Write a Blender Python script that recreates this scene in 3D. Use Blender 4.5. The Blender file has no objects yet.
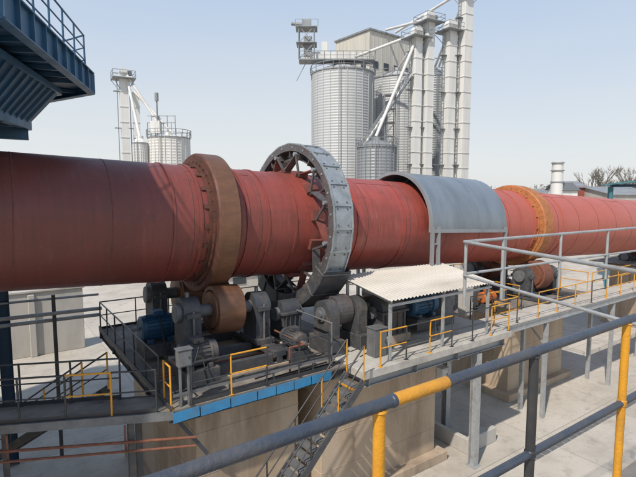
import bpy, math, random
from mathutils import Vector, Matrix
random.seed(7)
pi=math.pi
S=bpy.context.scene
# ------------------------------------------------------------------ materials
def M(name,c1,c2=None,scale=3.0,rough=0.6,metal=0.0,bump=0.15,c3=None,streak=None,fine=40.0,stain=0.5,extra=None):
    m=bpy.data.materials.new(name); m.use_nodes=True
    nt=m.node_tree; N=nt.nodes; L=nt.links
    b=N['Principled BSDF']
    b.inputs['Roughness'].default_value=rough; b.inputs['Metallic'].default_value=metal
    c2=c2 or tuple(v*0.7 for v in c1); c3=c3 or tuple(v*0.45 for v in c1)
    g=N.new('ShaderNodeNewGeometry')
    mp=N.new('ShaderNodeMapping'); L.new(g.outputs['Position'],mp.inputs['Vector'])
    if streak: mp.inputs['Scale'].default_value=streak
    n1=N.new('ShaderNodeTexNoise'); n1.inputs['Scale'].default_value=scale; n1.inputs['Detail'].default_value=8; n1.inputs['Roughness'].default_value=0.65
    L.new(mp.outputs[0],n1.inputs['Vector'])
    r1=N.new('ShaderNodeValToRGB'); r1.color_ramp.elements[0].position=0.35; r1.color_ramp.elements[1].position=0.68
    r1.color_ramp.elements[0].color=(*c1,1); r1.color_ramp.elements[1].color=(*c2,1)
    L.new(n1.outputs['Fac'],r1.inputs[0])
    n2=N.new('ShaderNodeTexNoise'); n2.inputs['Scale'].default_value=scale*0.37; n2.inputs['Detail'].default_value=10; n2.inputs['Roughness'].default_value=0.75
    L.new(mp.outputs[0],n2.inputs['Vector'])
    r2=N.new('ShaderNodeValToRGB'); r2.color_ramp.elements[0].position=0.5; r2.color_ramp.elements[1].position=0.72
    r2.color_ramp.elements[0].color=(0,0,0,1); r2.color_ramp.elements[1].color=(stain,stain,stain,1)
    L.new(n2.outputs['Fac'],r2.inputs[0])
    mx=N.new('ShaderNodeMixRGB'); L.new(r2.outputs[0],mx.inputs[0]); L.new(r1.outputs[0],mx.inputs[1]); mx.inputs[2].default_value=(*c3,1)
    out=mx.outputs[0]
    if extra: out=extra(nt,g,out)
    L.new(out,b.inputs['Base Color'])
    # worn, uneven sheen
    mr=N.new('ShaderNodeMapRange'); L.new(n2.outputs['Fac'],mr.inputs['Value']); mr.inputs['From Min'].default_value=0.3; mr.inputs['From Max'].default_value=0.75
    mr.inputs['To Min'].default_value=max(0.05,rough-0.1); mr.inputs['To Max'].default_value=min(1,rough+0.22); L.new(mr.outputs[0],b.inputs['Roughness'])
    if bump>0:
        n3=N.new('ShaderNodeTexNoise'); n3.inputs['Scale'].default_value=fine; n3.inputs['Detail'].default_value=4
        L.new(g.outputs['Position'],n3.inputs['Vector'])
        bp=N.new('ShaderNodeBump'); bp.inputs['Strength'].default_value=bump; bp.inputs['Distance'].default_value=0.02
        L.new(n3.outputs['Fac'],bp.inputs['Height']); L.new(bp.outputs[0],b.inputs['Normal'])
    return m
def kiln_extra(nt,g,out):
    N=nt.nodes;L=nt.links
    def noise(scale,mapping,det=6,ro=0.7):
        mp=N.new('ShaderNodeMapping'); mp.inputs['Scale'].default_value=mapping; L.new(g.outputs['Position'],mp.inputs['Vector'])
        n=N.new('ShaderNodeTexNoise'); n.inputs['Scale'].default_value=scale; n.inputs['Detail'].default_value=det; n.inputs['Roughness'].default_value=ro
        L.new(mp.outputs[0],n.inputs['Vector']); return n.outputs['Fac']
    def rng(v,a,b2,c,d2):
        m=N.new('ShaderNodeMapRange'); L.new(v,m.inputs['Value']); m.inputs['From Min'].default_value=a;m.inputs['From Max'].default_value=b2;m.inputs['To Min'].default_value=c;m.inputs['To Max'].default_value=d2;return m.outputs[0]
    def mix(f,a,col,mode='MIX'):
        m=N.new('ShaderNodeMixRGB');m.blend_type=mode; L.new(f,m.inputs[0]); L.new(a,m.inputs[1]); m.inputs[2].default_value=(*col,1);return m.outputs[0]
    # plate tone: broad bands along the axis
    out=mix(rng(noise(1.0,(0.55,0.02,0.02),3,0.8),0.42,0.62,0,0.6),out,(0.20,0.050,0.036))
    # rain and rust streaks running down
    out=mix(rng(noise(1.0,(5.5,0.6,0.5),7,0.75),0.48,0.70,0,0.55),out,(0.12,0.042,0.032))
    out=mix(rng(noise(1.0,(9,1.2,0.9),5,0.7),0.57,0.72,0,0.45),out,(0.42,0.19,0.14))
    # dark blotches
    out=mix(rng(noise(2.2,(1,1,1),9,0.8),0.56,0.70,0,0.6),out,(0.085,0.036,0.028))
    sx=N.new('ShaderNodeSeparateXYZ'); L.new(g.outputs['Position'],sx.inputs[0])
    ad=N.new('ShaderNodeMath'); ad.operation='MULTIPLY_ADD'; L.new(noise(0.8,(1,1,1)),ad.inputs[0]); ad.inputs[1].default_value=4.0; L.new(sx.outputs['X'],ad.inputs[2])
    out=mix(rng(ad.outputs[0],4.0,13.0,0.72,0.0),out,(0.105,0.040,0.032))
    # fine peeling paint over the browned part
    out=mix(rng(noise(7,(1,1,1),8,0.8),0.58,0.66,0,0.35),out,(0.26,0.085,0.06))
    out=mix(rng(ad.outputs[0],17,24,0,0.6),out,(0.55,0.14,0.09))
    return out
kiln_red=M('kiln_red_paint',(0.38,0.075,0.055),(0.30,0.06,0.045),1.3,0.40,0,0.2,(0.15,0.048,0.036),(0.35,1,1),45,0.6,kiln_extra)
seam_m=M('weld_seam',(0.17,0.055,0.042),None,6,0.7)
tyre_rim=M('tyre_rim_rust',(0.23,0.11,0.06),(0.15,0.075,0.045),3,0.42,0.3,0.2,(0.07,0.04,0.03),(0.3,1,1))
tyre_face=M('tyre_face_rust',(0.15,0.06,0.04),(0.09,0.042,0.032),4,0.6,0.2,0.25,(0.045,0.03,0.025))
tyre_orange=M('tyre_orange_rust',(0.50,0.20,0.07),(0.34,0.12,0.045),4,0.6,0.1,0.25,(0.13,0.06,0.03))
gear_dark=M('gear_grease_steel',(0.14,0.13,0.13),(0.085,0.08,0.083),5,0.45,0.2,0.2,(0.15,0.06,0.045))
gear_cover=M('gear_rim_steel',(0.37,0.40,0.42),(0.26,0.285,0.30),3,0.45,0.35,0.15,(0.14,0.11,0.09))
gear_red=M('gear_red',(0.22,0.065,0.05),(0.14,0.05,0.04),4,0.6)
galv=M('galvanised_sheet',(0.28,0.315,0.345),(0.21,0.24,0.27),0.8,0.33,0.45,0.02,(0.17,0.175,0.18),(2.0,1,0.4))
galv_dk=M('galvanised_weathered',(0.32,0.335,0.345),(0.23,0.24,0.25),0.5,0.5,0.25,0.05,(0.17,0.165,0.16),(1,1,0.15))
silo_m=M('silo_corrugated_steel',(0.52,0.53,0.53),(0.43,0.435,0.435),0.35,0.55,0.12,0,(0.29,0.285,0.28),(1,1,0.12),40,0.7)
cream=M('cream_cladding',(0.60,0.57,0.50),(0.52,0.49,0.43),0.5,0.6,0,0,(0.37,0.34,0.29),(1,1,0.2))
whitep=M('white_elevator_paint',(0.74,0.73,0.70),(0.64,0.63,0.60),0.6,0.55,0,0,(0.40,0.375,0.34),(1,1,0.12),40,0.6)
navy=M('navy_painted_steel',(0.016,0.07,0.14),(0.012,0.05,0.10),1.5,0.45,0.05,0.06,(0.025,0.035,0.045))
navy_l=M('navy_steel_faded',(0.035,0.115,0.21),(0.025,0.08,0.15),2,0.45,0.05,0.06)
black=M('black_rail_paint',(0.028,0.032,0.038),(0.05,0.05,0.05),4,0.4,0,0.05,(0.11,0.07,0.05))
slate=M('slate_rail_paint',(0.045,0.060,0.085),(0.07,0.08,0.10),9,0.36,0.1,0.25,(0.15,0.12,0.095),None,60,0.55)
yellow=M('safety_yellow_paint',(0.72,0.33,0.02),(0.60,0.27,0.025),6,0.42,0,0.2,(0.22,0.12,0.05),None,60,0.6)
greyrail=M('grey_rail_paint',(0.40,0.41,0.41),(0.30,0.31,0.315),5,0.4,0.15,0.05,(0.19,0.14,0.11),None,60,0.6)
blue=M('blue_toe_plate',(0.04,0.25,0.48),(0.03,0.18,0.37),3,0.5,0,0.05,(0.12,0.13,0.14),None,40,0.8)
deck_m=M('deck_dusty_steel',(0.26,0.23,0.195),(0.15,0.135,0.12),2.0,0.75,0,0.25,(0.06,0.05,0.044),None,40,0.8)
slab_m=M('slab_concrete',(0.50,0.47,0.42),(0.40,0.375,0.33),2,0.85,0,0.25,(0.22,0.2,0.17),None,40,0.7)
pier_m=M('pier_concrete',(0.38,0.285,0.195),(0.49,0.395,0.295),0.8,0.9,0,0.4,(0.16,0.115,0.085),(1,1,0.25),25,0.95)
conc_l=M('light_concrete',(0.48,0.455,0.41),(0.39,0.37,0.335),0.6,0.9,0,0.3,(0.24,0.22,0.2),(1,1,0.3),40,0.8)
mach=M('machine_dark',(0.048,0.056,0.068),(0.08,0.078,0.078),4,0.55,0.1,0.2,(0.22,0.17,0.13),None,40,0.75)
mach_g=M('machine_grey',(0.18,0.185,0.19),(0.12,0.125,0.13),4,0.5,0.15,0.15,(0.14,0.10,0.075))
rust=M('rust_steel',(0.24,0.09,0.05),(0.15,0.06,0.04),6,0.75,0.1,0.3,(0.07,0.04,0.03))
roof_m=M('roof_sheet',(0.62,0.58,0.51),(0.52,0.48,0.42),0.9,0.5,0.05,0.04,(0.34,0.28,0.22),(0.4,1.5,1),40,0.8)
glass=M('dark_window',(0.05,0.06,0.07),None,1,0.15,0,0)
brickred=M('red_shed_cladding',(0.30,0.09,0.06),None,0.5,0.7,0,0)
teal=M('teal_canopy',(0.07,0.22,0.26),(0.05,0.17,0.2),1,0.5)
bark=M('bark',(0.19,0.16,0.13),(0.15,0.125,0.10),3,0.9,0,0.3)
twig=M('twigs',(0.24,0.215,0.18),(0.19,0.175,0.145),2,0.9,0,0)
boxwhite=M('white_enclosure',(0.6,0.6,0.58),None,3,0.5)
orange_m=M('orange_paint',(0.55,0.15,0.03),None,4,0.5)
hose_m=M('rubber_hose',(0.025,0.025,0.025),None,4,0.6)
def joints(nt,g,out):
    N=nt.nodes;L=nt.links
    br=N.new('ShaderNodeTexBrick'); br.offset=0; br.inputs['Scale'].default_value=1.0
    br.inputs['Brick Width'].default_value=6.0; br.inputs['Row Height'].default_value=5.0; br.inputs['Mortar Size'].default_value=0.018; br.inputs['Mortar Smooth'].default_value=0.3
    br.inputs['Color1'].default_value=(1,1,1,1);br.inputs['Color2'].default_value=(0.86,0.86,0.86,1);br.inputs['Mortar'].default_value=(0.5,0.5,0.48,1)
    L.new(g.outputs['Position'],br.inputs['Vector'])
    mx=N.new('ShaderNodeMixRGB'); mx.blend_type='MULTIPLY'; mx.inputs[0].default_value=1; L.new(out,mx.inputs[1]); L.new(br.outputs['Color'],mx.inputs[2])
    for sc,lo,hi,amt,col in((0.9,0.53,0.66,0.6,(0.27,0.24,0.20)),(6,0.53,0.72,0.55,(0.29,0.26,0.22)),(0.35,0.50,0.6,0.45,(0.33,0.29,0.24))):
        n=N.new('ShaderNodeTexNoise');n.inputs['Scale'].default_value=sc;n.inputs['Detail'].default_value=9;n.inputs['Roughness'].default_value=0.7;L.new(g.outputs['Position'],n.inputs['Vector'])
        m=N.new('ShaderNodeMapRange');L.new(n.outputs['Fac'],m.inputs['Value']);m.inputs['From Min'].default_value=lo;m.inputs['From Max'].default_value=hi;m.inputs['To Max'].default_value=amt
        m2=N.new('ShaderNodeMixRGB');L.new(m.outputs[0],m2.inputs[0]);L.new(mx.outputs[0],m2.inputs[1]);m2.inputs[2].default_value=(*col,1);mx=m2
    return mx.outputs[0]
yard_m=M('yard_concrete',(0.55,0.50,0.43),(0.47,0.425,0.365),0.22,0.9,0,0.2,(0.32,0.285,0.24),None,30,0.8,joints)
earth=M('dusty_earth',(0.33,0.29,0.23),(0.24,0.22,0.17),0.03,0.95,0,0.2,(0.13,0.13,0.09),None,10,0.8)

# ------------------------------------------------------------------ builder
class B:
    def __init__(s,name,parent=None,bevel=0):
        s.n=name;s.p=parent;s.v=[];s.f=[];s.mi=[];s.sm=[];s.ms=[];s.bev=bevel
    def mid(s,m):
        if m not in s.ms:s.ms.append(m)
        return s.ms.index(m)
    def add(s,vs,fs,m,smooth=False):
        o=len(s.v); s.v+= [tuple(v) for v in vs]; k=s.mid(m)
        for f in fs:
            s.f.append(tuple(i+o for i in f)); s.mi.append(k); s.sm.append(smooth)
    def box(s,c,d,m,rz=0,R=None):
        c=Vector(c); R=R or Matrix.Rotation(rz,3,'Z')
        vs=[c+R@Vector((x*d[0]/2,y*d[1]/2,z*d[2]/2)) for x in(-1,1) for y in(-1,1) for z in(-1,1)]
        s.add(vs,[(0,1,3,2),(4,6,7,5),(0,4,5,1),(2,3,7,6),(0,2,6,4),(1,5,7,3)],m)
    def bb(s,x0,x1,y0,y1,z0,z1,m): s.box(((x0+x1)/2,(y0+y1)/2,(z0+z1)/2),(x1-x0,y1-y0,z1-z0),m)
    def beam(s,p0,p1,w,h,m):
        p0=Vector(p0);p1=Vector(p1);a=(p1-p0);l=a.length;a.normalize()
        up=Vector((0,0,1)) if abs(a.z)<0.95 else Vector((0,1,0))
        y=up.cross(a).normalized(); z=a.cross(y)
        R=Matrix((a,y,z)).transposed()
        s.box((p0+p1)/2,(l,w,h),m,R=R)
    def ibeam(s,p0,p1,w,h,m,t=0.02):
        p0=Vector(p0);p1=Vector(p1);u=Vector((0,0,h/2-t/2))
        if abs((p1-p0).normalized().z)>0.95: u=Vector((h/2-t/2,0,0)); s.box((p0+p1)/2+u,(t,w,(p1-p0).length),m); s.box((p0+p1)/2-u,(t,w,(p1-p0).length),m); s.box((p0+p1)/2,(h-2*t-.002,t,(p1-p0).length),m); return
        s.beam(p0+u,p1+u,w,t,m); s.beam(p0-u,p1-u,w,t,m); s.beam(p0,p1,t,h-2*t-0.002,m)
    def tube(s,p0,p1,r,m,seg=10,r1=None,caps=True):
        r1=r if r1 is None else r1
        p0=Vector(p0);p1=Vector(p1);a=(p1-p0).normalized()
        u=a.orthogonal().normalized();v=a.cross(u)
        vs=[];fs=[]
        for i in range(seg):
            t=2*pi*i/seg;d=u*math.cos(t)+v*math.sin(t);vs+=[p0+d*r,p1+d*r1]
        for i in range(seg):
            j=(i+1)%seg;fs.append((2*i,2*j,2*j+1,2*i+1))
        s.add(vs,fs,m,True)
        if caps:
            s.add([vs[2*i] for i in range(seg)],[tuple(reversed(range(seg)))],m)
            s.add([vs[2*i+1] for i in range(seg)],[tuple(range(seg))],m)
    def path(s,pts,r,m,seg=10):
        for a,b in zip(pts,pts[1:]): s.tube(a,b,r,m,seg)
        for p in pts[1:-1]: s.ball(p,r*1.02,m)
    def ball(s,c,r,m,n=8):
        s.lathe(c,(0,0,1),[(-r*math.cos(pi*i/n),r*math.sin(pi*i/n)) for i in range(n+1)],m,10)
    def cable(s,p,q,sag,r,m,n=10):
        p=Vector(p);q=Vector(q);pts=[p.lerp(q,i/n)-Vector((0,0,sag*4*(i/n)*(1-i/n))) for i in range(n+1)]
        for a,b in zip(pts,pts[1:]): s.tube(a,b,r,m,6,caps=False)
    def lathe(s,o,ax,prof,m,seg=48,a0=0,a1=2*pi,smooth=True,up=(0,0,1)):
        o=Vector(o);A=Vector(ax).normalized();U=Vector(up)
        if abs(A.dot(U))>0.95:U=Vector((1,0,0))
        U=(U-A*U.dot(A)).normalized();V=A.cross(U)
        full=abs(a1-a0-2*pi)<1e-6;n=seg if full else seg+1
        for (s0,r0),(s1,r1) in zip(prof,prof[1:]):
            vs=[]
            for i in range(n):
                t=a0+(a1-a0)*i/seg;d=U*math.cos(t)+V*math.sin(t)
                vs+=[o+A*s0+d*r0,o+A*s1+d*r1]
            fs=[]
            for i in range(seg):
                j=(i+1)%n;fs.append((2*i,2*i+1,2*j+1,2*j))
            s.add(vs,fs,m,smooth)
    def done(s):
        me=bpy.data.meshes.new(s.n+'_mesh');me.from_pydata(s.v,[],s.f)
        for m in s.ms:me.materials.append(m)
        me.polygons.foreach_set('material_index',s.mi);me.polygons.foreach_set('use_smooth',s.sm);me.update()
        ob=bpy.data.objects.new(s.n,me);S.collection.objects.link(ob)
        if s.p:ob.parent=s.p
        if s.bev:
            b=ob.modifiers.new('bevel','BEVEL');b.width=s.bev;b.segments=1;b.limit_method='ANGLE';b.angle_limit=math.radians(50)
        return ob
def E(name):
    e=bpy.data.objects.new(name,None);S.collection.objects.link(e);return e
def G(F,R): # camera forward/right offsets to world XY, turned 35.1 deg from the kiln axis
    return (0.575*F+0.818*R, 0.818*F-0.575*R)
GR=math.atan2(0.818,0.575)-pi/2
d=math.radians

# ------------------------------------------------------------------ ground
b=B('ground');b.add([(-3000,-3000,-0.004),(3000,-3000,-0.004),(3000,3000,-0.004),(-3000,3000,-0.004)],[(0,1,2,3)],earth);b.done()
b=B('concrete_yard');b.add([(-80,-40,0.0),(140,-40,0.0),(140,130,0.0),(-80,130,0.0)],[(0,1,2,3)],yard_m);b.done()

# ------------------------------------------------------------------ kiln
KY=14.8
def kz(x):return 9.22-0.046*x
AX=Vector((1,0,-0.046)).normalized();KO=(0,KY,9.22)
U=Vector((0.046,0,1)).normalized();V=AX.cross(U)
def kp(x,r,t):return Vector(KO)+AX*x+(U*math.cos(t)+V*math.sin(t))*r
def kR(t):
    dd=U*math.cos(t)+V*math.sin(t);tt=-U*math.sin(t)+V*math.cos(t);return Matrix((AX,tt,dd)).transposed()
kiln=E('rotary_kiln')
b=B('shell',kiln)
b.lathe(KO,AX,[(-9,1.8),(52,1.8)],kiln_red,96)
b.lathe(KO,AX,[(-9,1.8),(-9,1.2),(-6,1.2)],kiln_red,96)
b.lathe(KO,AX,[(52,1.8),(52,0.3)],kiln_red,96)
b.done()
b=B('weld_seams',kiln)
x=-8
while x<51:
    b.lathe(KO,AX,[(x-0.02,1.8),(x-0.01,1.806),(x+0.01,1.806),(x+0.02,1.8)],seam_m,96); x+=2.15
for x0 in (4.35,7.3,8.3,10.9,13.2,21.0,24.8): b.lathe(KO,AX,[(x0-0.03,1.8),(x0-0.03,1.83),(x0+0.03,1.83),(x0+0.03,1.8)],kiln_red,96)
x=-8;k=0
while x<51:
    b.box(kp(x+1.07,1.802,0.5+2.1*(k%3)),(2.05,0.02,0.008),seam_m,R=kR(0.5+2.1*(k%3)));x+=2.15;k+=1
b.done()
def tyre(xc,w,r,rim,face,nm):
    b=B(nm,kiln,0.0)
    h=w/2
    b.lathe(KO,AX,[(xc-h+0.05,r),(xc+h-0.05,r)],rim,96)
    b.lathe(KO,AX,[(xc-h,1.99),(xc-h,r-0.05),(xc-h+0.05,r)],face,96)
    b.lathe(KO,AX,[(xc+h-0.05,r),(xc+h,r-0.05),(xc+h,1.99)],face,96)
    b.lathe(KO,AX,[(xc-h+0.16,r+0.004),(xc+h-0.16,r+0.004)],rim,96)
    for sg in(-1,1):
        b.lathe(KO,AX,[(xc+sg*(h-0.04),1.995),(xc+sg*(h+0.06),1.995),(xc+sg*(h+0.06),1.86),(xc+sg*(h+0.16),1.86),(xc+sg*(h+0.16),1.8)],face,96)
        for i in range(40):
            t=2*pi*i/40
            if sg<0 and i%2==0:
                b.box(kp(xc+sg*(h+0.2),1.825,t),(0.2,0.12,0.05),face,R=kR(t))
            b.box(kp(xc+sg*(h+0.065),1.93,t+.07),(0.03,0.06,0.06),face,R=kR(t+.07))
        b.lathe(KO,AX,[(xc+sg*(h+0.34),1.8),(xc+sg*(h+0.34),1.835),(xc+sg*(h+0.44),1.835),(xc+sg*(h+0.44),1.8)],kiln_red,96)
    b.done()
tyre(5.85,0.70,2.2,tyre_rim,tyre_face,'riding_ring')
tyre(22.9,0.8,2.1,tyre_orange,tyre_orange,'riding_ring')
tyre(41.5,0.8,2.1,tyre_orange,tyre_orange,'riding_ring')
# girth gear
b=B('girth_gear',kiln)
g0,g1,gr=9.0,9.8,2.86
b.lathe(KO,AX,[(g0,gr-0.26),(g0,gr-0.03),(g0+0.02,gr-0.03)],gear_dark,84)
b.lathe(KO,AX,[(g0+0.02,gr-0.03),(g1-0.02,gr-0.03)],gear_cover,84,smooth=False)
b.lathe(KO,AX,[(g1-0.02,gr-0.03),(g1,gr-0.03),(g1,gr-0.26),(g0,gr-0.26)],gear_dark,84)
b.lathe(KO,AX,[(g0+0.3,2.36),(g0+0.3,gr-0.26)],gear_dark,84)
b.lathe(KO,AX,[(g0+0.38,gr-0.26),(g0+0.38,2.36)],gear_dark,84)
b.lathe(KO,AX,[(g0+0.2,2.36),(g0+0.48,2.36),(g0+0.48,2.30),(g0+0.2,2.30),(g0+0.2,2.36)],gear_dark,84)
NS=24
for i in range(NS):
    t=2*pi*i/NS
    b.box(kp((g0+g1)/2,gr-0.01,t),(g1-g0,0.05,0.05),gear_cover,R=kR(t))
    b.box(kp(g0+0.03,gr-0.012,t+pi/NS),(0.05,0.70,0.04),gear_cover,R=kR(t+pi/NS))
    b.box(kp(g1-0.03,gr-0.012,t+pi/NS),(0.05,0.70,0.04),gear_cover,R=kR(t+pi/NS))
    for q in(-.04,.04):
        for xx in(g0+.2,g0+.6): b.box(kp(xx,gr-0.02,t+q),(0.04,0.04,0.03),gear_dark,R=kR(t+q))
    b.box(kp(g0+0.17,2.48,t),(0.26,0.04,0.26),gear_dark,R=kR(t))
    b.tube(kp(g0-0.02,gr-0.14,t+.1),kp(g0+.01,gr-0.14,t+.1),0.04,gear_cover,6)
for i in range(12):
    t=2*pi*i/12+0.1
    a=kp(g0+0.12,1.84,t-0.30);c=kp(g0+0.12,2.52,t+0.1)
    b.beam(a,c,0.30,0.04,gear_red if i%2 else gear_dark)
    a2=kp(g0-0.02,1.84,t+0.34);c2=kp(g0-0.02,2.5,t+0.12)
    b.beam(a2,c2,0.06,0.07,gear_dark)
    b.box(kp(g0+0.12,1.86,t-0.30),(0.5,0.34,0.14),gear_red,R=kR(t-0.30))
    b.tube(kp(g0-0.08,2.5,t+0.1),kp(g0+0.5,2.5,t+0.1),0.07,gear_cover,8)
b.done()
# heat shield
shield=E('kiln_heat_shield')
b=B('cover_sheets',shield)
sa,sb,sr=14.25,19.1,2.2
for k in range(5):
    s0=sa+(sb-sa)*k/5;s1=sa+(sb-sa)*(k+1)/5
    rr=sr+(0.006 if k%2 else 0)
    b.lathe(KO,AX,[(s0,rr),(s1+0.03,rr),(s1+0.03,rr-0.012),(s0,rr-0.012),(s0,rr)],galv,48,d(-97),d(95))
    for i in range(22): 
        t=d(-92+i*8.6);b.box(kp(s1-0.02,sr+.008,t),(0.025,0.025,0.014),galv_dk,R=kR(t))
b.done()
b=B('arch_frame',shield)
for s0 in (sa,sa+1.62,sa+3.24,sb-0.06):
    b.lathe(KO,AX,[(s0,sr-0.014),(s0,sr-0.11),(s0+0.06,sr-0.11),(s0+0.06,sr-0.014)],galv_dk,48,d(-97),d(95))
b.lathe(KO,AX,[(sa-0.05,sr+0.03),(sa+0.05,sr+0.03),(sa+0.05,sr-0.1),(sa-0.05,sr-0.1),(sa-0.05,sr+0.03)],galv_dk,48,d(-97),d(95))
for x0 in(sa,sa+0.35,sb-0.1):
    for yy in(KY-sr-0.02,KY+sr+0.02):
        b.bb(x0-0.06,x0+0.06,yy-0.06,yy+0.06,4.8,kz(x0)+0.05,galv_dk)
for z in (5.9,6.9,7.9): b.bb(sa+0.06,sa+0.29,KY-sr-0.05,KY-sr+0.01,z,z+0.06,galv_dk)
b.beam((sa,KY-sr-0.04,kz(sa)-0.12),(sb,KY-sr-0.04,kz(sb)-0.12),0.06,0.14,galv_dk)
b.done()

# ------------------------------------------------------------------ piers
PZ=4.8
def pier(x0,x1,y0,y1,z1):
    b=B('concrete_pier',None,0.03)
    b.bb(x0,x1,y0,y1,0,z1,pier_m)
    b.bb(x0-0.35,x1+0.35,y0-0.35,y1+0.35,0,0.35,pier_m)
    z=1.2
    while z<z1-0.3:
        b.bb(x0-0.012,x1+0.012,y0-0.012,y1+0.012,z,z+0.03,pier_m); z+=1.2
    b.done()
pier(4.3,7.5,11.7,18.0,PZ-0.3)
pier(8.2,13.4,11.5,18.0,PZ-0.36)
pier(20.3,25.2,13.0,16.8,PZ-0.36)
pier(39,43.5,13.0,16.8,PZ-0.36)
pier(-6,-2,12.8,16.8,7.0)
# ------------------------------------------------------------------ platforms
b=B('steel_platform')
b.bb(3.4,8.7,10.9,19.2,PZ-0.06,PZ,deck_m)
for y in(10.95,13,15,17,19.1): b.ibeam((3.4,y,PZ-0.2),(8.7,y,PZ-0.2),0.14,0.26,mach)
for x in(3.5,8.6): b.ibeam((x,10.9,PZ-0.2),(x,19.2,PZ-0.2),0.14,0.24,mach)
b.bb(3.395,3.42,10.9,19.2,PZ+0.002,PZ+0.13,mach)
x=3.45
for i in range(8):
    L=random.uniform(0.55,0.95)
    if x+L>8.6:break
    tl=random.uniform(-.03,.03)
    b.beam((x,10.86,PZ-0.16+tl/2),(x+L-0.03,10.86,PZ-0.16-tl/2),0.02,0.25,blue);x+=L
for y in(11.2,18.8): b.beam((3.6,y,PZ-0.3),(4.4,y,PZ-1.5),0.1,0.1,mach)
b.done()
b=B('concrete_walkway_slab',None,0.01)
b.bb(8.72,15.9,10.1,13.2,PZ-0.22,PZ+0.02,slab_m)
b.bb(8.72,13.4,13.2,18.5,PZ-0.22,PZ+0.015,slab_m)
b.done()
b=B('walkway_support_frame')
for y in(10.35,12.9): b.ibeam((8.8,y,PZ-0.38),(15.8,y,PZ-0.38),0.15,0.3,galv_dk)
for x in (9,11,13,15.6): b.ibeam((x,10.2,PZ-0.38),(x,13.1,PZ-0.38),0.12,0.28,galv_dk)
for (x,y) in((14.2,10.35),(15.7,12.9),(14.2,12.9)):
    b.bb(x-0.13,x+0.13,y-0.13,y-0.11,0,PZ-0.55,greyrail);b.bb(x-0.13,x+0.13,y+0.11,y+0.13,0,PZ-0.55,greyrail);b.bb(x-0.012,x+0.012,y-0.11,y+0.11,0,PZ-0.55,greyrail)
    b.bb(x-0.2,x+0.2,y-0.2,y+0.2,0,0.03,greyrail)
b.done()
b=B('long_walkway')
wz=PZ-0.12
b.bb(15.95,45,10.85,12.1,wz-0.05,wz,slab_m)
b.ibeam((15.95,10.9,wz-0.2),(45,10.9,wz-0.2),0.12,0.26,greyrail)
b.ibeam((15.95,12.05,wz-0.2),(45,12.05,wz-0.2),0.12,0.26,greyrail)
for x in(19.8,26,32,38,44):
    for y in(10.95,12.0):
        b.bb(x-0.08,x+0.08,y-0.08,y+0.08,0,wz-0.34,greyrail)
    b.beam((x,10.95,wz-1.4),(x,12.0,wz-0.4),0.06,0.06,greyrail)
b.bb(19.6,26,12.12,18,wz-0.08,wz-0.01,deck_m)
b.bb(13.5,19.5,13.3,17.5,wz-0.08,wz-0.02,deck_m)
b.bb(38.2,44,12.12,18,wz-0.08,wz-0.01,deck_m)
b.done()

# ------------------------------------------------------------------ railings
def railing(pts,h=1.05,sp=1.3,cols=None,r=0.024,nm='safety_railing',mid=(0.55,),toe=True,tm=None):
    b=B(nm);n=0
    cols=cols or [black]
    for a,c in zip(pts,pts[1:]):
        a=Vector(a);c=Vector(c);L=(c-a).length;k=max(1,round(L/sp))
        for i in range(k):
            p=a.lerp(c,i/k);q=a.lerp(c,(i+1)/k);m=cols[n%len(cols)]
            jj=Vector((random.uniform(-.012,.012),random.uniform(-.012,.012),0))
            b.tube(p+Vector((0,0,h)),q+Vector((0,0,h)),r,m,8)
            for mh in mid: b.tube(p+Vector((0,0,mh)),q+Vector((0,0,mh)),r*0.8,m,8)
            b.tube(p+jj,p+Vector((0,0,h)),r,m,8); b.ball(p+Vector((0,0,h)),r*1.1,m)
            b.box(p+Vector((0,0,0.008)),(0.12,0.12,0.012),m)
            if toe:b.beam(p+Vector((0,0,0.06)),q+Vector((0,0,0.06)),0.008,0.1,tm or black)
            n+=1
        b.tube(c,c+Vector((0,0,h)),r,m,8);b.ball(c+Vector((0,0,h)),r*1.1,m)
    return b.done()
z=PZ
railing([(3.95,10.95,z),(8.1,10.95,z)],cols=[black,yellow,black,black],sp=1.0)
railing([(3.45,11.9,z),(3.45,19.1,z),(8.6,19.1,z)],cols=[black,black,black],sp=1.2)
railing([(3.45,11.0,z),(3.45,11.5,z)],cols=[yellow],sp=.5)
railing([(9.4,10.17,z+.02),(15.8,10.17,z+.02),(15.8,10.9,z+.02)],cols=[yellow,black,yellow,black,black],sp=1.15,toe=False)
railing([(16.0,10.92,wz),(45,10.92,wz)],cols=[yellow,black,yellow,yellow],sp=1.5,toe=False)
railing([(16.0,12.03,wz),(19.6,12.03,wz)],cols=[black,yellow],sp=1.3,toe=False)
railing([(26,12.03,wz),(38,12.03,wz)],cols=[yellow,black],sp=1.5,toe=False)
railing([(19.65,12.2,wz),(19.65,17.9,wz),(25.9,17.9,wz),(25.9,12.2,wz)],cols=[yellow,black],sp=1.3,toe=False)
railing([(8.8,18.4,z),(13.3,18.4,z)],cols=[black,yellow],sp=1.2,toe=False)

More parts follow.
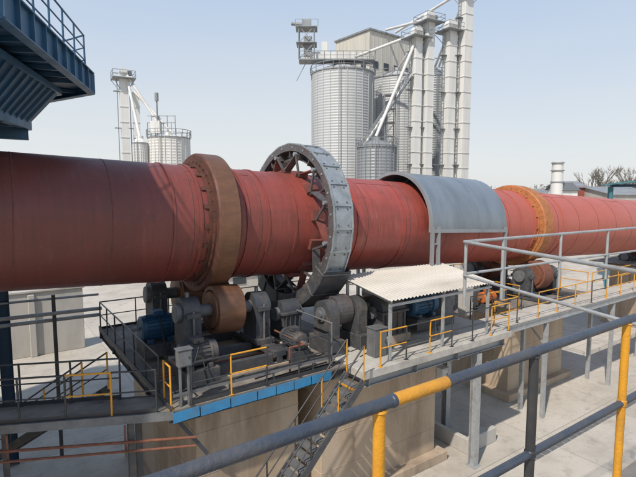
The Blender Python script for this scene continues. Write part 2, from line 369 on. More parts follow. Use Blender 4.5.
# left angled walkway
b=B('access_walkway')
p=Vector((3.4,10.95,PZ-0.03));q=Vector((-4.2,14.45,PZ-0.03));dv=(q-p).normalized();nv=Vector((-dv.y,dv.x,0));nv=-nv if nv.y<0 else nv
def wp(t,w,dz=0):return p+dv*t+nv*w+Vector((0,0,dz))
W=1.0
b.add([wp(0,0),wp(8.3,0),wp(8.3,W),wp(0,W)],[(0,1,2,3)],deck_m)
b.beam(wp(-0.1,-0.03,-0.08),wp(8.3,-0.03,-0.08),0.06,0.2,mach_g)
b.beam(wp(0,W,-0.08),wp(8.3,W,-0.08),0.06,0.2,mach)
for t in range(9): b.beam(wp(t*1.0+.1,0.02,-0.08),wp(t*1.0+.1,W-.04,-0.08),0.06,0.12,mach)
for t in (0.9,4.0,7.5):
    for w in(0.05,W-0.05):
        a=wp(t,w,-0.2);b.beam((a.x,a.y,0),a,0.14,0.14,mach)
b.tube(wp(-0.6,-0.1,-0.62),wp(8,-0.1,-0.5),0.035,rust,8)
b.tube(wp(-0.6,-0.16,-0.80),wp(8,-0.16,-0.74),0.03,rust,8)
for t in(1,3.5,6): b.beam(wp(t,-0.08,-0.2),wp(t,-0.08,-0.85),0.04,0.04,rust)
b.done()
railing([wp(0.3,0.02),wp(8.2,0.02)],cols=[black,yellow,black,black],sp=1.0,nm='safety_railing')
railing([wp(1.3,W-.02),wp(8.2,W-.02)],cols=[black],sp=1.2)
def stairs(top,bot,w,nm='steel_staircase',col=mach,rc=black):
    b=B(nm);top=Vector(top);bot=Vector(bot);dr=bot-top;hd=Vector((dr.x,dr.y,0)).normalized();sd=Vector((-hd.y,hd.x,0))
    n=int(abs(dr.z)/0.2)
    for s in(-1,1):
        b.beam(top+sd*s*w/2,bot+sd*s*w/2,0.05,0.2,col)
        b.tube(top+sd*s*w/2+Vector((0,0,1)),bot+sd*s*w/2+Vector((0,0,1)),0.024,rc,8)
        b.tube(top+sd*s*w/2+Vector((0,0,.55)),bot+sd*s*w/2+Vector((0,0,.55)),0.018,rc,8)
        for i in range(0,6):
            c=top.lerp(bot,i/5)+sd*s*w/2;b.tube(c,c+Vector((0,0,1)),0.024,yellow if i in(0,1) else rc,8)
    for i in range(1,n):
        c=top.lerp(bot,i/n); ang=math.atan2(hd.y,hd.x)
        b.box(c+Vector((0,0,0.03)),(0.24,w-0.06,0.03),mach_g,rz=ang)
        b.box(c+Vector((0,0,0.0))+hd*0.12,(0.015,w-0.06,0.06),yellow if i<2 else mach_g,rz=ang)
    b.done()
stairs((8.5,10.25,PZ-0.1),(4.0,10.2,0.05),0.75)
stairs((2.2,13.2,PZ-0.1),(-1.6,19.3,0.1),0.8)

# ------------------------------------------------------------------ machinery
def support_station(xc,r,base):
    par=E('support_roller_station')
    c=kz(xc)
    fr=B('base_frame',par,0.01)
    for x in(xc-1.15,xc+1.15): fr.bb(x-0.22,x+0.22,KY-2.9,KY+2.9,base+0.32,base+0.5,mach)
    for x in(xc-1.15,xc+1.15): fr.bb(x-0.09,x+0.09,KY-2.9,KY+2.9,base+0.15,base+0.32,mach)
    fr.bb(xc-1.4,xc+1.4,KY-3.0,KY+3.0,base,base+0.15,pier_m)
    for y in(-2.8,-1.5,0,1.5,2.8): fr.bb(xc-0.92,xc+0.92,KY+y-0.08,KY+y+0.08,base+0.16,base+0.45,mach)
    fr.done()
    R=0.72;th=math.radians(31)
    for sg in(-1,1):
        cy=KY+sg*(r+R)*math.sin(th);cz=c-(r+R)*math.cos(th)
        ro=B('support_roller',par)
        ro.lathe((xc,cy,cz),AX,[(-0.45,0.2),(-0.45,R-0.18),(-0.36,R-0.14),(-0.42,R-0.12),(-0.42,R-0.02),(-0.40,R),(0.40,R),(0.42,R-0.02),(0.42,R-0.12),(0.36,R-0.14),(0.45,R-0.18),(0.45,0.2)],tyre_rim if r>2.15 else rust,40)
        ro.tube(Vector((xc,cy,cz))-AX*1.5,Vector((xc,cy,cz))+AX*1.5,0.19,mach_g,20)
        ro.done()
        for s2 in(-1,1):
            cc=Vector((xc,cy,cz))+AX*(1.12*s2)
            be=B('bearing_housing',par,0.015)
            be.bb(cc.x-0.3,cc.x+0.3,cy-0.62,cy+0.62,base+0.5,base+0.66,mach)
            be.bb(cc.x-0.25,cc.x+0.25,cy-0.44,cy+0.44,base+0.66,cc.z,mach)
            be.lathe(cc-AX*0.25,AX,[(0,0),(0,0.44),(0.5,0.44),(0.5,0)],mach,24,d(-90),d(90))
            be.lathe(cc+AX*(0.25 if s2>0 else -0.37),AX,[(0,0),(0,0.28),(0.12,0.28),(0.12,0)],mach_g,20)
            for q1 in(-1,1):
                be.bb(cc.x-0.2,cc.x+0.2,cy+q1*0.5-0.05,cy+q1*0.5+0.05,cc.z-0.08,cc.z+0.06,mach)
                be.tube((cc.x,cy+q1*0.5,base+0.66),(cc.x,cy+q1*0.5,cc.z+0.12),0.035,mach_g,8)
            be.tube((cc.x,cy,cc.z+0.4),(cc.x,cy,cc.z+0.58),0.06,mach_g,10)
            be.cable((cc.x,cy,cc.z+0.55),(cc.x+0.2,cy-0.75,base+0.2),-0.12,0.018,hose_m)
            be.done()
support_station(5.85,2.2,PZ)
support_station(22.9,2.1,wz-0.3)
support_station(41.5,2.1,wz-0.9)
def motor(c,ax,L,r,m=navy,nm='electric_motor',base=0.4):
    b=B(nm,None,0.005);c=Vector(c);a=Vector(ax).normalized();o=c-a*L/2
    b.lathe(o,a,[(0,0),(0,r*0.75),(L*0.04,r*0.95),(L*0.15,r*0.95),(L*0.15,r*0.86),(L*0.78,r*0.86),(L*0.78,r*0.97),(L*0.84,r*0.97),(L*0.86,r*0.9),(L,r*0.86),(L,0)],m,28)
    for i in range(20):
        t=2*pi*i/20;u=Vector((0,0,1));v=a.cross(u);dd=u*math.cos(t)+v*math.sin(t);tt=-u*math.sin(t)+v*math.cos(t)
        b.box(c+dd*r*0.9-a*L*0.035,(L*0.62,0.012,r*0.14),m,R=Matrix((a,tt,dd)).transposed())
    b.box(c+Vector((0,0,r*1.1)),(L*0.28,r*0.9,r*0.4),m,rz=math.atan2(a.y,a.x))
    sd=a.cross(Vector((0,0,1)))
    for s in(-1,1):
        for q in(-0.28,0.25): b.box(c+sd*s*r*0.75+a*L*q-Vector((0,0,r*0.85)),(L*0.14,r*0.5,r*0.35),m,rz=math.atan2(a.y,a.x))
    b.box(c-Vector((0,0,r*1.02+base/2)),(L*0.95,r*2.4,base),mach,rz=math.atan2(a.y,a.x))
    b.tube(o,o-a*0.25,0.05,mach_g,12)
    b.cable(c+Vector((0,0,r*1.1))+sd*r*.4,c+sd*r*2.2-Vector((0,0,r+base)),-0.1,0.02,hose_m)
    b.done()
motor((4.5,12.0,PZ+0.9),(1,0.0,0),1.0,0.34,mach)
motor((4.3,14.8,PZ+1.0),(1,0,0),1.1,0.4)
motor((7.6,12.1,PZ+0.72),(0,1,0),0.9,0.28,mach)
def gearbox(c,s,nm='gear_reducer',m=mach):
    b=B(nm,None,0.02);x,y,z=c;w,dp,h=s
    b.bb(x-w/2,x+w/2,y-dp/2,y+dp/2,z,z+h*0.5,m)
    b.bb(x-w/2-0.08,x+w/2+0.08,y-dp/2-0.08,y+dp/2+0.08,z+h*0.5,z+h*0.56,m)
    b.lathe((x-w/2+0.03,y-dp*0.18,z+h*0.56),(1,0,0),[(0,0),(0,dp*0.3),(w-0.06,dp*0.3),(w-0.06,0)],m,20,d(-90),d(90))
    b.lathe((x-w/2+0.06,y+dp*0.26,z+h*0.56),(1,0,0),[(0,0),(0,dp*0.2),(w-0.12,dp*0.2),(w-0.12,0)],m,20,d(-90),d(90))
    for i in range(4):
        xx=x-w/2+w*(i+0.5)/4
        for s2 in(-1,1): b.bb(xx-0.02,xx+0.02,y+s2*(dp/2+0.035)-0.03,y+s2*(dp/2+0.035)+0.03,z+0.02,z+h*0.5,m)
    for s2 in(-1,1):
        b.tube((x+s2*(w/2),y-dp*0.18,z+h*0.5),(x+s2*(w/2+0.14),y-dp*0.18,z+h*0.5),0.22,mach_g,16)
        b.tube((x+s2*(w/2),y+dp*0.26,z+h*0.5),(x+s2*(w/2+0.3),y+dp*0.26,z+h*0.5),0.1,mach_g,16)
    b.bb(x-w/2-0.12,x+w/2+0.12,y-dp/2-0.12,y+dp/2+0.12,z-0.3,z-0.001,pier_m)
    b.done()
gearbox((11.3,12.3,PZ+0.32),(1.1,1.5,1.5))
gearbox((8.15,13.6,PZ+0.32),(0.7,1.1,1.7),'auxiliary_gear_reducer')
motor((13.2,12.2,PZ+1.0),(1,0,0),1.35,0.42,navy_l)
motor((18.3,12.9,wz+0.6),(1,0,0),0.8,0.26,orange_m)
b=B('pinion_station',None,0.015)
for x in(8.95,10.1):
    b.bb(x-0.26,x+0.26,11.6,12.9,PZ+0.02,PZ+0.5,mach)
    b.bb(x-0.2,x+0.2,11.8,12.7,PZ+0.5,PZ+1.25,mach)
    b.lathe((x-0.2,12.25,PZ+1.25),(1,0,0),[(0,0),(0,0.45),(0.4,0.45),(0.4,0)],mach,20,d(-90),d(90))
    b.lathe((x-0.26,12.25,PZ+1.25),(1,0,0),[(0,0),(0,0.24),(0.52,0.24),(0.52,0)],mach_g,20)
b.tube((8.6,12.25,PZ+1.25),(10.7,12.25,PZ+1.25),0.14,mach_g,16)
b.lathe((9.25,12.45,PZ+1.25),(1,0,0),[(0,0.1),(0,0.5),(0.6,0.5),(0.6,0.1)],gear_dark,26,smooth=False)
b.lathe(kp(8.85,0,0),AX,[(0,2.5),(0,3.02),(1.1,3.02),(1.1,2.5)],mach,30,d(118),d(215))
for t in (120,138,160,185,205):
    b.box(kp(8.84,2.76,d(t)),(0.06,0.06,0.52),mach,R=kR(d(t)))
    b.box(kp(9.4,3.03,d(t)),(1.14,0.06,0.05),mach,R=kR(d(t)))
b.bb(8.9,9.9,13.4,16.2,PZ+0.02,PZ+0.25,mach)
b.done()
def cabinet(x,y,z,w,dp,h,m=boxwhite,nm='control_cabinet',leg=0):
    b=B(nm,None,0.008)
    b.bb(x-w/2,x+w/2,y-dp/2,y+dp/2,z+leg,z+leg+h,m)
    b.bb(x-w/2+0.03,x+w/2-0.03,y-dp/2-0.018,y-dp/2-0.002,z+leg+0.03,z+leg+h-0.03,m)
    b.bb(x+w/2-0.09,x+w/2-0.06,y-dp/2-0.045,y-dp/2-0.018,z+leg+h*.45,z+leg+h*.6,black)
    b.bb(x-w/2-0.03,x+w/2+0.03,y-dp/2-0.04,y+dp/2+0.03,z+leg+h,z+leg+h+0.02,m)
    if leg:
        for s in(-1,1): b.bb(x+s*w*0.3-0.03,x+s*w*0.3+0.03,y-0.03,y+0.03,z,z+leg,m)
    b.done()
cabinet(3.8,11.02,PZ,0.34,0.2,0.42,mach_g,leg=1.0)
cabinet(14.6,12.2,PZ+.02,0.7,0.45,1.2,mach_g)
cabinet(10.0,11.0,PZ+.02,0.5,0.4,0.9,mach_g)
cabinet(12.2,13.6,PZ+.02,0.8,0.5,1.3,conc_l)
cabinet(13.62,11.4,3.0,0.35,0.25,0.5,boxwhite)
cabinet(18.0,13.6,wz,0.8,0.5,1.1,mach_g)
cabinet(16.8,12.9,wz,0.5,0.4,1.3,conc_l)
b=B('oil_pipework')
for k in range(3):
    b.path([(3.6,12.6+0.12*k,PZ+0.1+0.05*k),(7.9,12.6+0.12*k,PZ+0.1+0.05*k),(7.9,16.5,PZ+0.1+0.05*k)],0.025,rust if k else mach_g)
b.path([(10,10.9,PZ+.1),(12.6,10.9,PZ+.1),(12.6,10.9,PZ+.7),(12.6,12,PZ+.7)],0.03,mach_g)
b.path([(6.9,11.2,PZ+.1),(6.9,11.2,PZ+.8),(7.4,11.2,PZ+.8),(7.4,12.9,PZ+.8)],0.03,rust)
b.path([(8.3,11.1,PZ+.05),(8.3,11.1,PZ+1.3),(8.3,13.0,PZ+1.3)],0.03,mach_g)
b.done()
b=B('power_cables')
random.seed(3)
for k in range(9):
    x=3.8+random.random()*9;y=11.1+random.random()*.7
    b.cable((x,y,PZ+0.03),(x+random.uniform(1,2.2),y+random.uniform(-.2,.5),PZ+0.03),-0.0,0.018,hose_m)
for k in range(4): b.cable((8.9+k*1.4,13.4,PZ+2.0),(10.3+k*1.4,13.4,PZ+1.95),0.18,0.018,hose_m)
b.cable((3.8,11.02,PZ+1.0),(4.4,11.6,PZ+1.2),0.3,0.018,hose_m)
b.done()
b=B('cable_tray')
b.bb(3.5,8.6,10.99,11.16,PZ+0.28,PZ+0.30,mach_g);b.bb(3.5,8.6,10.985,10.99,PZ+0.28,PZ+0.36,mach_g);b.bb(3.5,8.6,11.16,11.165,PZ+0.28,PZ+0.36,mach_g)
for k in range(3): b.tube((3.5,11.03+k*.05,PZ+.325),(8.6,11.03+k*.05,PZ+.325),0.02,hose_m,6)
for x in(3.7,5,6.3,7.6): b.bb(x-.02,x+.02,11.05,11.09,PZ,PZ+.28,mach_g)
b.done()
b=B('service_pipe_run')
for k,zz in enumerate((5.45,5.15,5.9)):
    b.tube((-9,19.6+0.25*k,zz+0.3),(3.6,19.6+0.25*k,zz+0.05),0.07 if k<2 else 0.045,greyrail,12)
for x in(-6,-2,2): b.beam((x,19.7,0),(x,19.7,6.2),0.12,0.12,mach)
b.done()
b=B('oil_drum');b.lathe((7.6,14.9,PZ),(0,0,1),[(0,0),(0,.29),(.28,.29),(.29,.3),(.31,.3),(.32,.29),(.58,.29),(.59,.3),(.61,.3),(.62,.29),(.88,.29),(.88,.27),(.86,.27),(.86,0)],navy_l,24);b.done()
# ------------------------------------------------------------------ motor shelter
sh=E('motor_shelter')
b=B('roof_sheet',sh)
x0,x1,y0,y1,zf,zb=9.8,15.0,10.25,12.75,6.72,7.12
n=130;vs=[];fs=[]
for i in range(n+1):
    x=x0+(x1-x0)*i/n;w=0.018*(1 if (i%4 in(0,1)) else -1)
    vs+=[(x,y0,zf+w),(x,y1,zb+w)]
fs=[(2*i,2*i+2,2*i+3,2*i+1) for i in range(n)]
b.add(vs,fs,roof_m)
o=b.done();sm=o.modifiers.new('t','SOLIDIFY');sm.thickness=0.006
b=B('frame',sh)
for x in(10.0,12.4,14.8):
    b.beam((x,y0+.1,zf-0.07),(x,y1-.1,zb-0.07),0.06,0.1,greyrail)
    b.bb(x-0.04,x+0.04,y0+.12,y0+.2,PZ+.02,zf-0.1,greyrail)
    b.bb(x-0.04,x+0.04,y1-.3,y1-.22,PZ+.02,zb-0.13,greyrail)
for y,zz in((y0+.1,zf-.12),(y1-.2,zb-.16)): b.beam((x0+.1,y,zz-.05),(x1-.1,y,zz-.05),0.05,0.08,greyrail)
b.done()

# ------------------------------------------------------------------ viewing platform (camera side)
b=B('viewing_platform')
b.bb(-4,4.8,-1.6,1.26,8.17,8.22,deck_m)
b.ibeam((-4,1.2,8.0),(4.8,1.2,8.0),0.12,0.3,slate);b.ibeam((-4,-1.5,8.0),(4.8,-1.5,8.0),0.12,0.3,slate)
for x in(-3.5,4.5):
    for y in(1.1,-1.4): b.beam((x,y,0),(x,y,7.84),0.2,0.2,slate)
b.done()
b=B('foreground_railing')
zt,zm=9.25,8.75;rr=0.023
b.tube((-1.5,1.2,zt),(1.17,1.2,zt),rr,slate,24);b.tube((1.17,1.2,zt),(1.46,1.2,zt),rr+.0012,yellow,24)
b.tube((1.46,1.2,zt),(4.75,1.2,zt),rr,slate,24)
for xx in(1.17,2.08,3.04):b.lathe((xx-0.012,1.2,zt),(1,0,0),[(0,rr),(.006,rr+.003),(.018,rr+.003),(.024,rr)],slate,24)
b.tube((-1.5,1.2,zm),(4.75,1.2,zm),rr*0.85,slate,20)
for x,m in((-.8,black),(.14,black),(1.107,yellow),(2.08,black),(3.04,yellow),(4.0,black),(4.72,yellow)):
    b.tube((x,1.2,8.22),(x,1.2,zt-0.015),rr*0.98,m,20)
    b.lathe((x,1.2,zt-0.028),(0,0,1),[(0,rr),(.006,rr+.005),(.014,rr+.002)],m,20)
    b.lathe((x,1.2,zm-0.02),(0,0,1),[(0,rr),(.006,rr+.004),(.034,rr+.004),(.04,rr)],m,20)
    b.box((x,1.2,8.226),(0.12,0.12,0.01),m)
b.done()
b=B('side_railing')
c0=Vector((5.8,4.5,zt));
b.path([(4.72,1.2,zt),c0,(14.5,4.15,zt-0.02)],0.024,greyrail,14)
b.path([(4.78,1.3,zm),(5.8,4.5,zm)],0.02,greyrail,12)
b.tube((5.8,4.5,zm+.02),(14.5,4.15,zm),0.02,greyrail,12)
for x in(5.83,6.7,8.3,9.9,11.5,13.1,14.4):
    y=4.5-(x-5.8)*0.04
    b.tube((x,y,8.28),(x,y,zt),0.024,greyrail,14)
b.done()

# ------------------------------------------------------------------ overhead structure, top left
st=E('overhead_steel_platform')
cx,cy,RO=-5.5,15.8,8.4
b=B('deck',st)
def oc(r,k,z):return Vector((cx+r*math.cos(k*pi/4),cy+r*math.sin(k*pi/4),z))
zu=13.05
b.add([oc(RO,k,zu) for k in range(8)]+[oc(RO,k,zu+0.05) for k in range(8)],[tuple(reversed(range(8))),tuple(range(8,16))],navy)
for k in range(8):
    b.ibeam(oc(RO,k,zu+0.1),oc(RO,k+1,zu+0.1),0.2,0.62,navy_l,0.03)
    for j in range(1,8):
        f=j/8
        a=oc(RO,k,0).lerp(oc(RO,k+1,0),f);c=oc(RO*0.5,k,0).lerp(oc(RO*.5,k+1,0),f)
        b.beam((a.x,a.y,zu-0.06),(c.x,c.y,zu-0.06),0.07,0.1,navy)
    for j in range(9):
        a=oc(RO,k,0).lerp(oc(RO,k+1,0),j/9);dr=Vector((a.x-cx,a.y-cy,0)).normalized()*0.05
        b.box((a.x+dr.x,a.y+dr.y,zu+0.1),(0.1,0.03,0.54),navy_l,rz=k*pi/4+pi/8)
    a,c=oc(RO*0.9,k,zu-0.25),oc(RO*0.9,k+1,zu-0.25);e,f=oc(RO*0.8,k,zu-1.25),oc(RO*0.8,k+1,zu-1.25)
    b.add([a,c,f,e],[(0,1,2,3)],navy)
    b.beam(a,c,0.12,0.14,navy_l)
    for j in range(1,14):
        p1=a.lerp(c,j/14);p2=e.lerp(f,j/14);b.beam(p1,p2,0.05,0.1,navy)
    b.beam(e,f,0.2,0.24,navy_l)
    for j in range(1,6):
        p1=e.lerp(f,j/6);b.beam((p1.x,p1.y,zu-1.32),(cx+(p1.x-cx)*.2,cy+(p1.y-cy)*.2,zu-1.32),0.08,0.14,navy)
    b.ibeam(oc(0.8,k,zu-1.45),oc(RO*.8,k,zu-1.45),0.18,0.4,navy_l,0.025)
b.add([oc(RO*0.8,k,zu-1.25) for k in range(8)],[tuple(reversed(range(8)))],navy)
b.done()
b=B('columns',st)
for k in(3,4,5): 
    pp=oc(RO*0.6,k,0);b.beam(pp,(pp.x,pp.y,zu-1.5),0.5,0.5,navy)
for pq in((0.45,20.2),(-1.6,11.0)): b.ibeam((pq[0],pq[1],0.0),(pq[0],pq[1],zu-1.2),0.4,0.4,navy)
b.done()
rl=railing([oc(RO-0.15,k,zu+0.4) for k in range(9)],sp=1.1,cols=[navy_l],mid=(0.35,0.7),nm='guard_rail')
rl.parent=st

# ------------------------------------------------------------------ silo plant
def silo(name,F,R,r,h,roofh=1.8,m=silo_m,rail=True):
    x,y=G(F,R);b=B(name)
    prof=[];z=0;dz=0.42
    while z<h:
        prof+= [(z,r),(z+dz*0.5,r+0.05)];z+=dz
    prof.append((h,r))
    b.lathe((x,y,0),(0,0,1),prof,m,48)
    b.lathe((x,y,0),(0,0,1),[(h,r+0.15),(h+roofh,0.5),(h+roofh+0.4,0.5),(h+roofh+0.4,0)],m,48)
    b.lathe((x,y,0),(0,0,1),[(h-0.1,r+0.02),(h-0.1,r+0.16),(h+0.02,r+0.16)],galv_dk,48)
    for i in range(24):
        t=2*pi*i/24
        b.box((x+(r+0.07)*math.cos(t),y+(r+0.07)*math.sin(t),h/2),(0.08,0.10,h-0.1),m,rz=t)
        if roofh>1: b.beam((x+r*math.cos(t),y+r*math.sin(t),h+0.1),(x+0.6*math.cos(t),y+.6*math.sin(t),h+roofh+.05),0.05,0.08,galv_dk)
    if rail:
        for zz in(h+0.6,h+1.1):
            pts=[(x+(r+.25)*math.cos(2*pi*i/20),y+(r+.25)*math.sin(2*pi*i/20),zz) for i in range(21)]
            for a,c in zip(pts,pts[1:]):b.beam(a,c,0.07,0.07,galv_dk)
        for pt in pts:b.beam((pt[0],pt[1],h),pt,0.07,0.07,galv_dk)
    t=-2.3
    for s in(-.22,.22): b.beam((x+(r+.3)*math.cos(t)+s,y+(r+.3)*math.sin(t),0),(x+(r+.3)*math.cos(t)+s,y+(r+.3)*math.sin(t),h+1),0.05,0.05,galv_dk)
    return b.done()
silo('grain_silo',80,4.0,5.0,28.6)
silo('grain_silo',87,14.0,4.9,29.2)
silo('grain_silo',92,21.8,4.6,30.5,m=galv_dk)
silo('storage_silo',68,8.2,2.7,16.0,1.0,m=galv_dk,rail=True)
def gbox(b,F,R,z0,z1,w,dp,m,rz=GR):
    x,y=G(F,R);b.box((x,y,(z0+z1)/2),(w,dp,z1-z0),m,rz=rz)
def g3(F,R,z):x,y=G(F,R);return (x,y,z)
hh=E('silo_head_house')
b=B('walls',hh)
rz2=GR+math.radians(38)
gbox(b,93,10.5,29.5,37.6,11,9,cream,rz2)
x,y=G(93,10.5)
Rm=Matrix.Rotation(rz2,3,'Z')
for i in range(12):
    b.box(Vector((x,y,33.5))+Rm@Vector((-5.5+i,-4.52,0)),(0.06,0.06,8.0),cream,rz=rz2)
    if i<10:b.box(Vector((x,y,33.5))+Rm@Vector((-5.52,-4.5+i,0)),(0.06,0.06,8.0),cream,rz=rz2)
b.done()
b=B('roof',hh);gbox(b,93,10.5,37.602,37.9,11.5,9.5,galv_dk,rz2);b.done()
b=B('windows',hh)
for i in range(4): b.box(Vector((x,y,32))+Rm@Vector((-4+i*2.6,-4.54,0)),(1.2,0.12,1.2),glass,rz=rz2)
for i in range(3): b.box(Vector((x,y,32))+Rm@Vector((-5.54,-3+i*2.6,0)),(0.12,1.2,1.2),glass,rz=rz2)
b.done()
b=B('supports',hh)
for i in(-4.8,4.8):
    for j in(-4,4):
        pp=Vector((x,y,0))+Rm@Vector((i,j,0));b.beam(pp,(pp.x,pp.y,29.5),0.35,0.35,galv_dk)
b.done()
b=B('silo_top_gallery')
gbox(b,79,3.0,30.4,30.55,12,3.0,galv_dk)
for i in range(13):
    for dd in(-1.5,1.5):
        b.beam(g3(79+dd,-3+i,30.5),g3(79+dd,-3+i,31.7),0.07,0.07,galv_dk)
for dd in(-1.5,1.5):
    for zz in(31.1,31.7):b.beam(g3(79+dd,-3,zz),g3(79+dd,9,zz),0.07,0.07,galv_dk)
gbox(b,79,1.8,30.6,31.8,8,0.9,whitep)
gbox(b,79,-1.6,31.2,34.2,1.3,1.2,galv_dk); gbox(b,79,1,31.8,33.4,0.9,0.9,whitep)
for (rx,zz) in((-3,35.5),(-0.6,35.5)):
    for dd in(-1.2,1.2): b.beam(g3(79+dd,rx,30.5),g3(79+dd,rx,zz),0.14,0.14,galv_dk)
for a,c in((-3,-.6),(-.6,-3)): b.beam(g3(77.8,a,30.5),g3(77.8,c,33),0.09,0.09,galv_dk);b.beam(g3(77.8,a,33),g3(77.8,c,35.5),0.09,0.09,galv_dk)
gbox(b,79,-1.8,33,33.1,3.2,3,galv_dk)
gbox(b,79,-1.8,35.4,35.5,3.4,3,galv_dk)
for rx in(-3.5,-2.4,-1.2,0): b.beam(g3(77.6,rx,35.5),g3(77.6,rx,36.5),0.06,0.06,galv_dk)
b.beam(g3(77.6,-3.5,36.5),g3(77.6,0,36.5),0.06,0.06,galv_dk)
gbox(b,79,-1.8,35.5,36.7,1.5,1.2,galv_dk)
b.tube(g3(79,-1.8,36),g3(79,-4.2,36.3),0.3,galv_dk,10)
b.beam(g3(79,-1.8,30.5),g3(79,-3.4,27.5),0.1,0.1,galv_dk)
b.done()
def tower(F,R,w,h,head=True,nm='bucket_elevator_tower',lad=True,m=whitep,rz=GR+0.5):
    b=B(nm);gbox(b,F,R,0,h,w,w,m,rz)
    x,y=G(F,R);z=2.0
    while z<h-0.3:
        b.box((x,y,z),(w+0.16,w+0.16,0.12),m,rz=rz);z+=2.3
    if head:
        b.box((x,y,h+0.05),(w+2.2,w+2.0,0.1),galv_dk,rz=rz)
        Rm=Matrix.Rotation(rz,3,'Z')
        for sx in(-1,1):
            for sy in(-1,1):
                pp=Vector((x,y,h))+Rm@Vector((sx*(w/2+1.05),sy*(w/2+.95),0));b.beam(pp,pp+Vector((0,0,1.1)),0.07,0.07,galv_dk)
                b.beam(pp,Vector((x,y,h-1.6))+Rm@Vector((sx*w/2,sy*w/2,0)),0.08,0.08,galv_dk)
        for zz in(.55,1.1):
            c=[Vector((x,y,h+zz))+Rm@Vector((sx*(w/2+1.05),sy*(w/2+.95),0)) for sx,sy in((-1,-1),(1,-1),(1,1),(-1,1),(-1,-1))]
            for a,e in zip(c,c[1:]):b.beam(a,e,0.06,0.06,galv_dk)
        b.lathe(Vector((x,y,h+1.0))-Rm@Vector((0,w*0.45,0)),Rm@Vector((0,1,0)),[(0,0),(0,w*0.55),(w*.9,w*0.55),(w*.9,0)],m,16)
        b.box((x,y,h+0.55),(w*1.1,w*.9,0.9),m,rz=rz)
        pp=Vector((x,y,h+1.0))+Rm@Vector((w*0.8,0,0));b.box(pp,(0.7,0.6,0.6),mach_g,rz=rz)
    if lad:
        Rm=Matrix.Rotation(rz,3,'Z')
        for s in(0,.45):
            pp=Vector((x,y,0))+Rm@Vector((-w/2-0.35,s,0));b.beam(pp,pp+Vector((0,0,h)),0.07,0.07,galv_dk)
        z=0.5
        while z<h:
            pp=Vector((x,y,z))+Rm@Vector((-w/2-0.35,.22,0));b.box(pp,(0.05,0.45,0.05),galv_dk,rz=rz);z+=0.6
        z=3
        while z<h: 
            pp=Vector((x,y,z))+Rm@Vector((-w/2-0.45,.22,0));b.box(pp,(0.9,0.9,0.06),galv_dk,rz=rz);z+=5.5
    return b.done()
tower(74,14.7,1.25,32.5);tower(74.5,16.6,1.25,34.8)
tower(76,20.2,1.45,34.0);tower(76,22.5,1.5,39.8)
b=B('tower_bracing')
for z in range(4,32,4):
    b.beam(g3(74,15.2,z),g3(74.5,16.2,z),0.1,0.1,galv_dk);b.beam(g3(76,20.8,z+1),g3(76,21.9,z+1),0.12,0.12,galv_dk)
    b.beam(g3(76,20.9,z+1),g3(76,21.9,z+3),0.08,0.08,galv_dk); b.beam(g3(75,17.2,z+2),g3(76,19.5,z+2),0.1,0.1,galv_dk)
b.done()
b=B('grain_spout')
for pp,qq in(((74,14.7,33.2),(79,6,31.2)),((74.5,16.6,35.5),(88,12,38.2)),((74.5,16.6,35.0),(86,14,31.2)),((76,22.5,40.4),(90,14,38.4)),((76,20.2,34.6),(91,21.5,32.6)),((76,22.5,40.0),(92,22.5,33.0)),((74,14.7,32.6),(69,8.2,17.6))):
    b.tube(g3(*pp),g3(*qq),0.22,whitep,10)
b.done()
b=B('inclined_conveyor')
P=Vector(g3(71,6.2,15.5));Q=Vector(g3(73.5,14.0,27.0))
for dz in(0,1.1):
    for s in(-.5,.5):
        b.beam(P+Vector((s,s,dz)),Q+Vector((s,s,dz)),0.1,0.1,galv_dk)
for i in range(12):
    a=P.lerp(Q,i/12);c=P.lerp(Q,(i+1)/12)
    for s in(-.5,.5):
        b.beam(a+Vector((s,s,0)),a+Vector((s,s,1.1)),0.06,0.06,galv_dk);b.beam(a+Vector((s,s,0)),c+Vector((s,s,1.1)),0.05,0.05,galv_dk)
b.beam(P+Vector((0,0,.3)),Q+Vector((0,0,.3)),0.9,0.1,whitep)
for f in(0.0,0.5): 
    a=P.lerp(Q,f);b.beam((a.x,a.y,0),a,0.25,0.25,galv_dk)
b.done()
b=B('lattice_access_tower')
for i in(0,1.6):
    for j in(0,1.6):
        b.beam(g3(72+i,9.8+j,0),g3(72+i,9.8+j,24),0.12,0.12,galv_dk)
for z in range(2,25,2):
    for i in(0,1.6): b.beam(g3(72+i,9.8,z),g3(72+i,11.4,z),0.08,0.08,galv_dk);b.beam(g3(72+i,9.8,z-2),g3(72+i,11.4,z),0.06,0.06,galv_dk)
    gbox(b,72.8,10.6,z,z+.06,1.7,1.7,galv_dk)
b.done()
silo('white_silo',74,-22.6,3.0,17.9,0.5,m=whitep)
silo('white_silo',72,-26.3,0.95,17.0,0.6,m=whitep,rail=False)
tower(75,-29.6,1.1,26.8);tower(75.5,-28.0,0.9,25.0,head=False)
b=B('grain_spout')
b.tube(g3(75,-29,27.4),g3(74,-23.5,19),0.22,whitep,8);b.tube(g3(75,-29,27.0),g3(72,-26.3,17.8),0.22,whitep,8);b.tube(g3(75,-28,25),g3(74,-22,18.6),0.2,whitep,8)
b.done()
b=B('vent_mast')
b.tube(g3(74,-24.3,18),g3(74,-24.3,24.5),0.12,galv_dk,8);b.tube(g3(74,-24.3,23.4),g3(74,-24.3,24.6),0.3,galv_dk,8)
for i in range(8):
    b.beam(g3(74,-25.8+i*0.6,18.3),g3(74,-25.8+i*0.6,21.3 if i%2 else 20.2),0.08,0.08,galv_dk)
b.beam(g3(74,-25.8,21.2),g3(74,-21.6,21.2),0.08,0.08,galv_dk)
b.beam(g3(74,-25.8,20.2),g3(74,-21.6,20.2),0.08,0.08,galv_dk)
gbox(b,74,-24.5,18.6,20.4,1.4,1.2,whitep)
b.done()

